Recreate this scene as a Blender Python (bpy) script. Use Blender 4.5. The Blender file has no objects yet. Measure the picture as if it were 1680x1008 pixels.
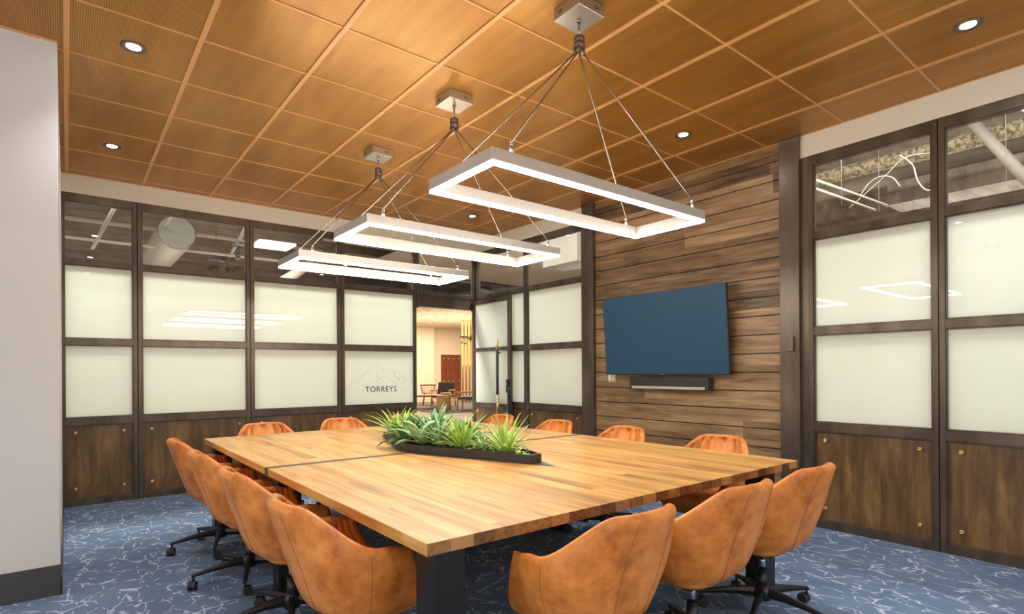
import bpy, math, random
from mathutils import Vector, Matrix
random.seed(7)
C = bpy.context.scene.collection
SC = bpy.context.scene
PI = math.pi

# ------------------------------------------------------------------ materials
def newmat(name):
    m = bpy.data.materials.new(name); m.use_nodes = True
    nt = m.node_tree
    for n in list(nt.nodes): nt.nodes.remove(n)
    return m, nt
def N(nt, t, **kw):
    n = nt.nodes.new(t)
    for k, v in kw.items():
        if k.startswith('i_'):
            key = k[2:].replace('_', ' ')
            n.inputs[key].default_value = v
        else: setattr(n, k, v)
    return n
def L(nt, a, b): nt.links.new(a, b)
def principled(name, col, rough=.5, metal=0., spec=.5, coat=0., coat_r=.05, emit=None, es=0.):
    m, nt = newmat(name)
    b = N(nt, 'ShaderNodeBsdfPrincipled'); o = N(nt, 'ShaderNodeOutputMaterial')
    b.inputs['Base Color'].default_value = (*col, 1); b.inputs['Roughness'].default_value = rough
    b.inputs['Metallic'].default_value = metal; b.inputs['Specular IOR Level'].default_value = spec
    b.inputs['Coat Weight'].default_value = coat; b.inputs['Coat Roughness'].default_value = coat_r
    if emit: b.inputs['Emission Color'].default_value = (*emit, 1); b.inputs['Emission Strength'].default_value = es
    L(nt, b.outputs[0], o.inputs[0]); return m
def get(m):
    nt = m.node_tree
    return nt, [n for n in nt.nodes if n.type == 'BSDF_PRINCIPLED'][0]
def ramp(nt, stops, interp='LINEAR'):
    r = N(nt, 'ShaderNodeValToRGB'); r.color_ramp.interpolation = interp
    e = r.color_ramp.elements
    while len(e) < len(stops): e.new(.5)
    for i, (p, c) in enumerate(stops):
        e[i].position = p; e[i].color = (*c, 1) if len(c) == 3 else c
    return r
def math_n(nt, op, a, b=None, c=None):
    n = N(nt, 'ShaderNodeMath', operation=op)
    for i, v in enumerate((a, b, c)):
        if v is None: continue
        if isinstance(v, (int, float)): n.inputs[i].default_value = v
        else: L(nt, v, n.inputs[i])
    return n.outputs[0]
def mixc(nt, fac, a, b, blend='MIX'):
    n = N(nt, 'ShaderNodeMix', data_type='RGBA', blend_type=blend)
    for k, v in ((0, fac), (6, a), (7, b)):
        if isinstance(v, (int, float)): n.inputs[k].default_value = v
        elif isinstance(v, tuple): n.inputs[k].default_value = (*v, 1)
        else: L(nt, v, n.inputs[k])
    return n.outputs[2]
def noise(nt, vec, scale, detail=4., rough=.5, dist=0.):
    n = N(nt, 'ShaderNodeTexNoise'); n.inputs['Scale'].default_value = scale
    n.inputs['Detail'].default_value = detail; n.inputs['Roughness'].default_value = rough
    n.inputs['Distortion'].default_value = dist
    if vec is not None: L(nt, vec, n.inputs['Vector'])
    return n.outputs['Fac']
def mapping(nt, vec, scale=(1, 1, 1), loc=(0, 0, 0), rot=(0, 0, 0)):
    n = N(nt, 'ShaderNodeMapping'); n.inputs['Scale'].default_value = scale
    n.inputs['Location'].default_value = loc; n.inputs['Rotation'].default_value = rot
    L(nt, vec, n.inputs['Vector']); return n.outputs[0]
def objco(nt): return N(nt, 'ShaderNodeTexCoord').outputs['Object']
def bump(nt, b, h, strength=.2, dist=.01):
    n = N(nt, 'ShaderNodeBump'); n.inputs['Strength'].default_value = strength; n.inputs['Distance'].default_value = dist
    L(nt, h, n.inputs['Height']); L(nt, n.outputs[0], b.inputs['Normal'])

def wood_mat(name, cols, axis, board=None, rough=.4, grain=(1, 14), coat=0., board_axis=None, var=.5, bump_s=.1):
    """cols: dark, mid, light.  axis: grain axis index; board: (width) of the boards across board_axis."""
    m = principled(name, cols[1], rough, coat=coat, coat_r=.15); nt, b = get(m)
    co = objco(nt)
    sep = N(nt, 'ShaderNodeSeparateXYZ'); L(nt, co, sep.inputs[0])
    vec = co
    if board:
        idx = math_n(nt, 'FLOOR', math_n(nt, 'DIVIDE', sep.outputs[board_axis], board))
        # boards are cut into lengths with a different offset in every row
        wn = N(nt, 'ShaderNodeTexWhiteNoise', noise_dimensions='1D'); L(nt, idx, wn.inputs['W'])
        ln = math_n(nt, 'FLOOR', math_n(nt, 'ADD', math_n(nt, 'DIVIDE', sep.outputs[axis], 2.7 if board > .1 else 1.9), math_n(nt, 'MULTIPLY', wn.outputs['Value'], 5.)))
        wn2 = N(nt, 'ShaderNodeTexWhiteNoise', noise_dimensions='2D')
        cb = N(nt, 'ShaderNodeCombineXYZ'); L(nt, idx, cb.inputs[0]); L(nt, ln, cb.inputs[1]); L(nt, cb.outputs[0], wn2.inputs['Vector'])
        off = N(nt, 'ShaderNodeVectorMath', operation='SCALE'); L(nt, wn2.outputs['Color'], off.inputs[0]); off.inputs['Scale'].default_value = 9.
        ad = N(nt, 'ShaderNodeVectorMath', operation='ADD'); L(nt, co, ad.inputs[0]); L(nt, off.outputs[0], ad.inputs[1]); vec = ad.outputs[0]
    s = [grain[1]] * 3; s[axis] = grain[0]
    mp = mapping(nt, vec, tuple(s))
    g1 = noise(nt, mp, 1.6, 6, .62, .6)
    s2 = [grain[1] * 5] * 3; s2[axis] = grain[0] * 1.6
    g2 = noise(nt, mapping(nt, vec, tuple(s2)), 1.5, 3, .6)
    big = noise(nt, vec, 2.2, 2, .5)
    f = math_n(nt, 'ADD', math_n(nt, 'MULTIPLY', g1, .62), math_n(nt, 'MULTIPLY', g2, .22))
    f = math_n(nt, 'ADD', f, math_n(nt, 'MULTIPLY', big, .2))
    if board:
        f = math_n(nt, 'ADD', f, math_n(nt, 'MULTIPLY', math_n(nt, 'SUBTRACT', wn2.outputs['Value'], .5), var * .4))
    r = ramp(nt, [(.33, cols[0]), (.53, cols[1]), (.72, cols[2])]); L(nt, f, r.inputs[0])
    L(nt, r.outputs[0], b.inputs['Base Color'])
    bump(nt, b, g2, bump_s, .004)
    return m

M = {}
M['cream'] = principled('painted_cream', (.76, .68, .55), .7)
M['greywall'] = principled('painted_grey', (.58, .555, .53), .75)
M['basebd'] = principled('rubber_base', (.045, .042, .042), .55)
M['bronze'] = principled('bronze_steel', (.075, .058, .047), .38, .55)
nt, b = get(M['bronze']); r = ramp(nt, [(.3, (.065, .048, .034)), (.75, (.15, .115, .085))]); L(nt, noise(nt, mapping(nt, objco(nt), (3, 3, .8)), 2.2, 4), r.inputs[0]); L(nt, r.outputs[0], b.inputs['Base Color'])
M['column'] = principled('column_steel', (.10, .08, .07), .34, .6)
nt, b = get(M['column']); r = ramp(nt, [(.3, (.075, .058, .046)), (.75, (.19, .15, .12))]); L(nt, noise(nt, mapping(nt, objco(nt), (3, 3, .8)), 1.6, 4), r.inputs[0]); L(nt, r.outputs[0], b.inputs['Base Color'])
M['black'] = principled('black_metal', (.012, .012, .013), .35, .2)
M['satinblack'] = principled('satin_black_plastic', (.02, .02, .022), .45)
M['chrome'] = principled('chrome', (.75, .74, .72), .16, 1.)
M['alu'] = principled('brushed_aluminium', (.62, .58, .54), .38, .85)
M['steel'] = principled('brushed_nickel', (.52, .47, .42), .3, .85)
M['hub'] = principled('dark_nickel', (.16, .12, .095), .4, .7)
M['rod'] = principled('nickel_rod', (.36, .31, .27), .25, .9)
M['brass'] = principled('brass', (.72, .50, .20), .28, .85)
M['dark'] = principled('dark_void', (.015, .015, .015), .6)
M['soil'] = principled('soil', (.05, .035, .02), .95)
M['seamm'] = principled('seam_metal', (.075, .06, .05), .55, .1, spec=.3)
M['platemetal'] = principled('plate_metal', (.10, .09, .08), .4, .4)
M['white'] = principled('white_plastic', (.8, .78, .72), .4)
M['outlet'] = principled('cream_plate', (.75, .68, .50), .4)
M['led'] = principled('led_diffuser', (1, 1, 1), .5, emit=(1, .93, .82), es=30.)
M['led_up'] = principled('led_uplight', (1, 1, 1), .5, emit=(1, .90, .74), es=15.)
M['dl'] = principled('downlight_lens', (1, 1, 1), .5, emit=(.93, .96, 1), es=60.)
M['screen'] = principled('screen', (.020, .055, .095), .4, spec=.18, emit=(.02, .06, .10), es=.12)
M['text'] = principled('vinyl_letters', (.02, .022, .018), .7, spec=.1)
M['mount'] = principled('vinyl_lines', (.86, .86, .84), .6)

def two_sided_ior(nt, fr, ior):
    # thin pane: the far face reflects like the near one (light is not bent inside)
    g_ = N(nt, 'ShaderNodeNewGeometry')
    L(nt, math_n(nt, 'ADD', ior, math_n(nt, 'MULTIPLY', g_.outputs['Backfacing'], 1 / ior - ior)), fr.inputs['IOR'])
# clear glass: real pane, Fresnel mix of see-through and mirror
m, nt = newmat('clear_glass'); tr = N(nt, 'ShaderNodeBsdfTransparent'); tr.inputs[0].default_value = (.93, .94, .92, 1)
gl = N(nt, 'ShaderNodeBsdfGlossy'); gl.inputs['Roughness'].default_value = .0
fr = N(nt, 'ShaderNodeFresnel'); two_sided_ior(nt, fr, 1.52)
mx = N(nt, 'ShaderNodeMixShader'); o = N(nt, 'ShaderNodeOutputMaterial')
L(nt, math_n(nt, 'MULTIPLY', fr.outputs[0], 1.25), mx.inputs[0]); L(nt, tr.outputs[0], mx.inputs[1]); L(nt, gl.outputs[0], mx.inputs[2]); L(nt, mx.outputs[0], o.inputs[0])
M['glass'] = m
# frosted film on glass
m, nt = newmat('frosted_glass'); df = N(nt, 'ShaderNodeBsdfDiffuse'); df.inputs[0].default_value = (.86, .88, .80, 1)
tl = N(nt, 'ShaderNodeBsdfTranslucent'); tl.inputs[0].default_value = (.88, .92, .84, 1)
mx = N(nt, 'ShaderNodeMixShader'); mx.inputs[0].default_value = .5
gl = N(nt, 'ShaderNodeBsdfGlossy'); gl.inputs['Roughness'].default_value = .02
fr = N(nt, 'ShaderNodeFresnel'); two_sided_ior(nt, fr, 1.42)
m2 = N(nt, 'ShaderNodeMixShader'); o = N(nt, 'ShaderNodeOutputMaterial')
L(nt, df.outputs[0], mx.inputs[1]); L(nt, tl.outputs[0], mx.inputs[2]); L(nt, fr.outputs[0], m2.inputs[0])
L(nt, mx.outputs[0], m2.inputs[1]); L(nt, gl.outputs[0], m2.inputs[2]); L(nt, m2.outputs[0], o.inputs[0])
M['frost'] = m

# perforated copper coloured ceiling panel
m = principled('perforated_panel', (.42, .17, .035), .42, .5, .5); nt, b = get(m)
co = objco(nt); sep = N(nt, 'ShaderNodeSeparateXYZ'); L(nt, co, sep.inputs[0])
def cell(out, p): return math_n(nt, 'SUBTRACT', math_n(nt, 'FRACT', math_n(nt, 'DIVIDE', out, p)), .5)
cx, cy = cell(sep.outputs[0], .0105), cell(sep.outputs[1], .0105)
rr = math_n(nt, 'SQRT', math_n(nt, 'ADD', math_n(nt, 'MULTIPLY', cx, cx), math_n(nt, 'MULTIPLY', cy, cy)))
hole = ramp(nt, [(.27, (1, 1, 1)), (.36, (0, 0, 0))]); L(nt, rr, hole.inputs[0])
# slow grain of the veneer-like finish, running along y
gr = noise(nt, mapping(nt, co, (5, .7, 1)), 1.3, 4, .55, .4)
rc = ramp(nt, [(.3, (.42, .185, .026)), (.7, (.62, .30, .048))]); L(nt, gr, rc.inputs[0])
L(nt, mixc(nt, hole.outputs[0], rc.outputs[0], (.15, .055, .01)), b.inputs['Base Color'])
b.inputs['Roughness'].default_value = .33
M['ceil'] = m
M['tee'] = principled('ceiling_tee', (.66, .35, .13), .42, .2)

# carpet: blue ground with scattered pale twig strokes
m = principled('carpet', (.1, .17, .3), .95, spec=.1); nt, b = get(m); co = objco(nt)
wig = N(nt, 'ShaderNodeTexNoise'); wig.inputs['Scale'].default_value = 9; wig.inputs['Detail'].default_value = 2; L(nt, co, wig.inputs['Vector'])
vm = N(nt, 'ShaderNodeVectorMath', operation='MULTIPLY_ADD'); L(nt, wig.outputs['Color'], vm.inputs[0]); vm.inputs[1].default_value = (.06, .06, 0)
L(nt, mapping(nt, co, (1, 1, 1)), vm.inputs[2])
mask = None
for sc, rot, th, lo in ((7.0, .3, .05, .47), (9.0, 1.2, .05, .51)):
    v = N(nt, 'ShaderNodeTexVoronoi', feature='DISTANCE_TO_EDGE'); v.inputs['Scale'].default_value = sc
    L(nt, mapping(nt, vm.outputs[0], (1, .62, 1), (sc, 0, 0), (0, 0, rot)), v.inputs['Vector'])
    wn = math_n(nt, 'MULTIPLY', noise(nt, co, 22, 1), .125)
    ln = ramp(nt, [(.0, (1, 1, 1)), (.5, (0, 0, 0))]); L(nt, math_n(nt, 'DIVIDE', v.outputs['Distance'], wn), ln.inputs[0])
    gate = ramp(nt, [(lo, (0, 0, 0)), (lo + .05, (1, 1, 1))]); L(nt, noise(nt, mapping(nt, co, (1, 1, 1), (sc, 2, 0)), 10.5, 1), gate.inputs[0])
    k = math_n(nt, 'MULTIPLY', ln.outputs[0], gate.outputs[0])
    mask = k if mask is None else math_n(nt, 'MAXIMUM', mask, k)
fine = noise(nt, co, 260, 2); patch = noise(nt, co, 3.5, 3)
base = ramp(nt, [(.35, (.095, .148, .245)), (.7, (.175, .245, .36))]); L(nt, math_n(nt, 'ADD', math_n(nt, 'MULTIPLY', fine, .55), math_n(nt, 'MULTIPLY', patch, .5)), base.inputs[0])
L(nt, mixc(nt, mask, base.outputs[0], (.56, .62, .72)), b.inputs['Base Color']); bump(nt, b, fine, .35, .004)
M['carpet'] = m

M['table'] = wood_mat('table_oak', [(.22, .095, .022), (.58, .30, .075), (.82, .53, .20)], 1, .088, .40, (.7, 12), coat=.18, board_axis=0, var=.26)
M['endgrain'] = wood_mat('table_end_grain', [(.09, .038, .012), (.25, .115, .032), (.42, .215, .075)], 1, .088, .5, (6, 30), board_axis=0, var=1.0)
M['plank'] = wood_mat('stained_plank', [(.060, .034, .014), (.245, .145, .068), (.46, .295, .155)], 1, .1637, .42, (1.1, 9), board_axis=2, var=.5)
M['panel'] = wood_mat('walnut_panel', [(.038, .019, .006), (.135, .072, .024), (.28, .16, .055)], 2, None, .42, (1.2, 7))

# cognac leather
def leather(name, a, bb, c):
    m = principled(name, bb, .42, spec=.4); nt, b = get(m); co = objco(nt)
    f = math_n(nt, 'ADD', math_n(nt, 'MULTIPLY', noise(nt, co, 6, 4, .6, .4), .6), math_n(nt, 'MULTIPLY', noise(nt, co, 22, 4, .6), .4))
    r = ramp(nt, [(.36, a), (.5, bb), (.64, c)]); L(nt, f, r.inputs[0]); L(nt, r.outputs[0], b.inputs['Base Color'])
    bump(nt, b, noise(nt, co, 240, 2), .12, .002); return m
M['leather'] = leather('cognac_leather', (.40, .115, .018), (.62, .205, .034), (.74, .29, .065))
M['seam'] = principled('leather_seam', (.32, .095, .025), .6)
M['piping'] = principled('leather_dark_groove', (.3, .09, .02), .6)

# ------------------------------------------------------------------ mesh builder
class MB:
    def __init__(s): s.v = []; s.f = []; s.mi = []; s.sm = []
    def add(s, vs, fs, mi=0, smooth=False):
        o = len(s.v); s.v += [tuple(v) for v in vs]
        for f in fs: s.f.append([o + i for i in f]); s.mi.append(mi); s.sm.append(smooth)
        return s
    def box(s, x0, x1, y0, y1, z0, z1, mi=0):
        x0, x1 = sorted((x0, x1)); y0, y1 = sorted((y0, y1)); z0, z1 = sorted((z0, z1))
        vs = [(x0, y0, z0), (x1, y0, z0), (x1, y1, z0), (x0, y1, z0), (x0, y0, z1), (x1, y0, z1), (x1, y1, z1), (x0, y1, z1)]
        return s.add(vs, [(0, 3, 2, 1), (4, 5, 6, 7), (0, 1, 5, 4), (1, 2, 6, 5), (2, 3, 7, 6), (3, 0, 4, 7)], mi)
    def prism(s, poly, z0, z1, mi=0):
        n = len(poly)
        vs = [(x, y, z0) for x, y in poly] + [(x, y, z1) for x, y in poly]
        fs = [tuple(range(n))[::-1], tuple(range(n, 2 * n))] + [(i, (i + 1) % n, n + (i + 1) % n, n + i) for i in range(n)]
        return s.add(vs, fs, mi)
    def tube(s, pts, r, n=10, mi=0, cap=True):
        pts = [Vector(p) for p in pts]; rs = r if isinstance(r, (list, tuple)) else [r] * len(pts)
        vs = []; 
        up = Vector((0, 0, 1))
        for i, p in enumerate(pts):
            d = (pts[min(i + 1, len(pts) - 1)] - pts[max(i - 1, 0)]).normalized()
            a = d.cross(up if abs(d.z) < .95 else Vector((1, 0, 0))).normalized(); b = d.cross(a)
            vs += [p + (a * math.cos(2 * PI * k / n) + b * math.sin(2 * PI * k / n)) * rs[i] for k in range(n)]
        fs = [(i * n + k, i * n + (k + 1) % n, (i + 1) * n + (k + 1) % n, (i + 1) * n + k) for i in range(len(pts) - 1) for k in range(n)]
        s.add(vs, fs, mi, True)
        if cap:
            o = len(s.v) - len(vs)
            s.f.append([o + k for k in range(n)]); s.mi.append(mi); s.sm.append(False)
            s.f.append([o + (len(pts) - 1) * n + k for k in range(n)][::-1]); s.mi.append(mi); s.sm.append(False)
        return s
    def lathe(s, prof, c=(0, 0, 0), n=24, mi=0, axis='z'):
        vs = []
        for r, z in prof:
            for k in range(n):
                a = 2 * PI * k / n; p = (r * math.cos(a), r * math.sin(a), z)
                if axis == 'x': p = (p[2], p[0], p[1])
                if axis == 'y': p = (p[0], p[2], p[1])
                vs.append((p[0] + c[0], p[1] + c[1], p[2] + c[2]))
        fs = [(i * n + k, i * n + (k + 1) % n, (i + 1) * n + (k + 1) % n, (i + 1) * n + k) for i in range(len(prof) - 1) for k in range(n)]
        s.add(vs, fs, mi, True)
        o = len(s.v) - len(vs)
        for st in (0, (len(prof) - 1) * n):
            if prof[0 if st == 0 else -1][0] > 1e-5: s.f.append([o + st + k for k in range(n)]); s.mi.append(mi); s.sm.append(False)
        return s
    def xf(s, mat):
        s.v = [tuple(mat @ Vector(v)) for v in s.v]; return s
    def build(s, name, mats, parent=None, bevel=0, loc=None, fix=True):
        me = bpy.data.meshes.new(name); me.from_pydata(s.v, [], s.f)
        for m in (mats if isinstance(mats, list) else [mats]): me.materials.append(m)
        for p, mi, sm in zip(me.polygons, s.mi, s.sm): p.material_index = mi; p.use_smooth = sm
        if fix:
            import bmesh
            bm = bmesh.new(); bm.from_mesh(me); bmesh.ops.recalc_face_normals(bm, faces=bm.faces); bm.to_mesh(me); bm.free()
        me.update()
        o = bpy.data.objects.new(name, me); C.objects.link(o)
        if parent: o.parent = parent
        if loc: o.location = loc
        if bevel:
            bv = o.modifiers.new('bevel', 'BEVEL'); bv.width = bevel; bv.segments = 2; bv.limit_method = 'ANGLE'; bv.angle_limit = .7
        return o
def tag(o, label=None, cat=None, group=None, kind=None):
    if label: o['label'] = label
    if cat: o['category'] = cat
    if group: o['group'] = group
    if kind: o['kind'] = kind
    return o
def empty(name, loc=(0, 0, 0), rz=0):
    o = bpy.data.objects.new(name, None); C.objects.link(o); o.location = loc; o.rotation_euler = (0, 0, rz); o.empty_display_size = .1; return o
def copy_tree(o, parent=None):
    c = o.copy(); C.objects.link(c); c.parent = parent
    for ch in list(o.children): copy_tree(ch, c)
    return c

# ------------------------------------------------------------------ room dimensions
H = 3.187; YA = 6.81; XB = 4.739; XL = -.032; YS = 4.16
ZB, ZP, ZS, ZM0, ZM1, ZT, ZC, ZH, ZF = .062, .775, .845, 1.548, 1.610, 2.320, 2.374, 2.925, 3.003

MB().box(-3.2, XB + .12, -2.6, YA + .10, -.12, 0).build('floor', M['carpet'])['kind'] = 'structure'
ce = MB().box(-3.2, XB + .12, -2.6, YA + .10, H, H + .08).build('ceiling', M['ceil']); ce['kind'] = 'structure'
g = MB()
P = .6067
xs = [.01 + P * k for k in range(-5, 8)]; ys = [1.175 + .61 * k for k in range(-6, 10)]
for x in xs: g.box(x - .014, x + .014, -2.6, YA, H - .007, H + .001)
for y in ys: g.box(-3.2, XB, y - .006, y + .006, H - .005, H + .001)
g.box(XB - .02, XB, -2.6, YA, H - .006, H + .001); g.box(XL, XB, YA - .02, YA, H - .006, H + .001); g.box(-3.2, XL, YS - .02, YS, H - .006, H + .001)
g.build('ceiling_grid', M['tee'], ce)['kind'] = 'structure'

# left grey wall stub, its base
w = MB().box(-3.2, XL, YS, YA + .1, 0, H).build('wall_left', M['greywall'], bevel=.004); w['kind'] = 'structure'
MB().box(-3.2, XL + .004, YS - .010, YS, 0, .172).box(XL, XL + .010, YS - .010, YA - .06, 0, .10).build('baseboard_left', M['basebd'])['kind'] = 'structure'
# soffits above the glazing
MB().box(XL, XB + .12, YA - .012, YA + .10, ZF, H).build('wall_back', M['cream'])['kind'] = 'structure'
MB().box(XB - .012, XB + .12, -2.6, 2.12, ZF, H).box(XB - .012, XB + .12, 4.56, YA - .012, ZF, H).build('wall_right', M['cream'])['kind'] = 'structure'

# stained plank wall between the two columns
pw = MB(); z = -.06 + .0; k = 0
z0 = 2.230 - .1637 * 14
while z0 < H:
    a, bq = max(z0 + .0045, 0), min(z0 + .1637 - .0045, H)
    if bq > a: pw.box(XB, XB + .02, 2.2, 4.5, a, bq)
    z0 += .1637
pwo = pw.build('wall_right_planks', M['plank'], bevel=.0015); pwo['kind'] = 'structure'
MB().box(XB + .012, XB + .12, 2.2, 4.5, 0, H).build('wall_right_backing', M['dark'], pwo)['kind'] = 'structure'
for i, (y0, y1) in enumerate(((2.120, 2.281), (4.411, 4.585))):
    c = MB().box(XB - .045, XB + .03, y0 + .0, y1, 0, H).box(XB - .052, XB + .03, y0 - .006, y1 + .006, H - .03, H - .002)
    c.box(XB - .052, XB + .03, y0 - .006, y1 + .006, 0, .06)
    o = c.build('trim_column', M['column'], bevel=.003); o['kind'] = 'structure'

# ------------------------------------------------------------------ glazed bays
bolt_proto = {}
def bay(name, wall, u0, u1, panel=True, frosted=True, door=False, rail_u=None):
    """one glazed bay; wall 'A' runs along x at YA, wall 'B' along y at XB; d points away from the room"""
    root = empty(name, (u0, YA, 0) if wall == 'A' else (XB, u0, 0)); root['kind'] = 'structure'
    W = u1 - u0
    def bx(mb, a0, a1, d0, d1, z0, z1):
        return mb.box(a0, a1, d0, d1, z0, z1) if wall == 'A' else mb.box(d0, d1, a0, a1, z0, z1)
    st = .037; gp = .003
    f = MB()
    zb = 0 if not door else ZT - .17
    bx(f, gp, st, -.018, .05, zb, ZF); bx(f, W - st, W - gp, -.018, .05, zb, ZF)
    bx(f, 0, W, -.004, .05, zb, ZF - .001) if False else None
    rails = [(ZH, ZF), (ZT, ZC)]
    if not door: rails += [(ZM0, ZM1), (ZP, ZS), (0, ZB)]
    else: rails += [(ZT - .155, ZT - .045)]
    for a, q in rails: bx(f, st, W - st, -.016, .045, a, q)
    # slim glazing beads standing proud round every opening
    ops = [(ZC, ZH)] + ([] if door else [(ZM1, ZT), (ZS, ZM0), (ZB, ZP)])
    for a, q in ops:
        for (u, v) in ((st, st + .010), (W - st - .010, W - st)): bx(f, u, v, -.008, .03, a, q)
        bx(f, st, W - st, -.008, .03, a, a + .009); bx(f, st, W - st, -.008, .03, q - .009, q)
    bx(f, 0, gp, .0, .05, zb, ZF); bx(f, W - gp, W, .0, .05, zb, ZF)
    f.build('frame', M['bronze'], root, bevel=.002)
    e = st + .004
    bx(MB(), e, W - e, .010, .016, ZC + .002, ZH - .002).build('clear_pane', M['glass'], root)
    if door:
        bx(MB(), st, W - st, .0, .03, ZT - .05, ZT + .002).build('header_panel', M['bronze'], root)
        return root
    panes = []
    for a, q in ((ZM1, ZT), (ZS, ZM0)):
        panes.append(bx(MB(), e, W - e, .010, .016, a + .002, q - .002).build('frosted_pane', M['frost'], root))
    p = bx(MB(), e, W - e, .010, .03, ZB + .002, ZP - .002).build('wood_panel', M['panel'], root)
    for u in (.118, W - .118):
        for zz in (.165, .703):
            b = MB().lathe([(.005, .012), (.005, -.004), (.0135, -.004), (.0145, -.008), (.0145, -.013), (.012, -.016), (.0055, -.016), (.0055, -.012), (0.0001, -.012)], n=16, axis='y' if wall == 'A' else 'x')
            b.build('bolt', M['brass'], p, loc=(u, 0, zz) if wall == 'A' else (0, u, zz))
    return root, panes

mA = [XL - .02, .568, 1.630, 2.688, 3.747, 4.725]
k = 1; paneT = None
for i in range(4):
    r_, pn = bay('window_%d' % k, 'A', mA[i], mA[i + 1]); k += 1
    if i == 3: paneT = pn[1]
bay('door_2', 'A', mA[4], mA[5], door=True)
for u0, u1 in ((5.646, 6.79), (4.585, 5.646)):
    bay('window_%d' % k, 'B', u0, u1); k += 1
for u0, u1 in ((1.193, 2.060), (.28, 1.193), (-.66, .28), (-1.6, -.66), (-2.55, -1.6)):
    bay('window_%d' % k, 'B', u0, u1); k += 1
# posts closing the corner and the jamb by the column
MB().box(XB - .014, XB + .05, YA - .02, YA + .05, 0, ZF).build('trim_corner', M['bronze'])['kind'] = 'structure'
MB().box(XB - .012, XB + .05, 2.058, 2.122, 0, ZF).build('trim_jamb', M['bronze'])['kind'] = 'structure'

# room name and mountain outline on the lower frosted pane beside the doorway
def text_obj(name, body, size, loc, rot, mat, parent=None, ext=.0006, sx=1.):
    cu = bpy.data.curves.new(name, 'FONT'); cu.body = body; cu.size = size; cu.extrude = ext; cu.align_x = 'CENTER'; cu.space_character = 1.12
    cu.materials.append(mat); o = bpy.data.objects.new(name, cu); C.objects.link(o); o.rotation_euler = rot; o.location = loc; o.scale = (sx, 1, 1)
    if parent: o.parent = parent
    return o
text_obj('lettering', 'TORREYS', .105, (3.232 - mA[3], .0085, 1.008), (PI / 2, 0, 0), M['text'], paneT, sx=.93)
mo = MB()
ridge = [(2.80, 1.10), (2.85, 1.19), (2.88, 1.13), (2.93, 1.17), (3.02, 1.26), (3.10, 1.30), (3.17, 1.40), (3.24, 1.31), (3.30, 1.27), (3.36, 1.31), (3.44, 1.30), (3.52, 1.22), (3.60, 1.14)]
r2 = [(3.16, 1.13), (3.22, 1.19), (3.27, 1.22), (3.33, 1.18), (3.38, 1.15)]
for rd in (ridge, r2, [(3.17, 1.40), (3.19, 1.30), (3.16, 1.22), (3.20, 1.17)], [(3.40, 1.29), (3.43, 1.22), (3.50, 1.16)]):
    mo.tube([(x - mA[3], .0085, z) for x, z in rd], .0035, 6)
mo.build('mountain_lines', M['mount'], paneT)

# open door leaf folded back against the right-hand glazing
dl = empty('door_1', (XB - .066, 5.885, 0)); dl['kind'] = 'structure'
f = MB(); W = .90; Zt = 2.29
f.box(-.02, .02, 0, .062, .012, Zt).box(-.02, .02, W - .062, W, .012, Zt)
for a, q in ((Zt - .06, Zt), (1.555, 1.603), (.75, .822), (.012, .075)): f.box(-.02, .02, .062, W - .062, a, q)
for a, q in ((1.603, Zt - .06), (.822, 1.555), (.075, .75)):
    for u, v in ((.062, .072), (W - .072, W - .062)): f.box(-.013, .013, u, v, a, q)
f.build('frame', M['bronze'], dl, bevel=.002)
for a, q in ((1.603, Zt - .06), (.822, 1.555)): MB().box(-.004, .004, .060, W - .060, a - .002, q + .002).build('frosted_pane', M['frost'], dl)
p = MB().box(-.009, .009, .060, W - .060, .073, .752).build('wood_panel', M['panel'], dl)
for u in (.14, W - .14):
    for zz in (.16, .69): MB().lathe([(.005, .0), (.005, -.010), (.0135, -.010), (.0145, -.014), (.0145, -.019), (.012, -.022), (.0055, -.022), (.0055, -.018), (0.0001, -.018)], n=16, axis='x').build('bolt', M['brass'], p, loc=(0, u, zz))
h = MB().tube([(-.075, .215, .95), (-.075, .215, 1.56)], .017, 12)
for i in range(26): h.tube([(-.075, .215, .955 + i * .0236), (-.075, .215, .967 + i * .0236)], .0195, 12)
for zz in (.80, 1.52): h.tube([(-.02, .215, zz), (-.075, .215, zz)], .009, 8)
hh = h.build('pull_handle', M['satinblack'], dl)
for a, q in ((.60, .952), (1.563, 1.70)): MB().tube([(-.075, .215, a), (-.075, .215, q)], .0165, 12).build('brass_end', M['brass'], hh)
lk = MB().box(-.032, -.02, .006, .058, .70, 1.02).box(-.05, -.02, .012, .05, 1.06, 1.16).tube([(-.06, .03, 1.14), (-.02, .03, 1.14)], .018, 12).tube([(-.075, .03, 1.135), (-.075, -.03, 1.14)], .008, 8).tube([(-.07, .03, .62), (-.02, .03, .62)], .012, 10).tube([(-.06, .03, .98), (-.06, .03, 1.08)], .010, 8)
lk.build('lock', M['black'], dl, bevel=.002)
for zz in (.25, 1.15, 2.05): MB().tube([(.01, W + .008, zz - .05), (.01, W + .008, zz + .05)], .009, 8).build('hinge', M['alu'], dl)

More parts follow.
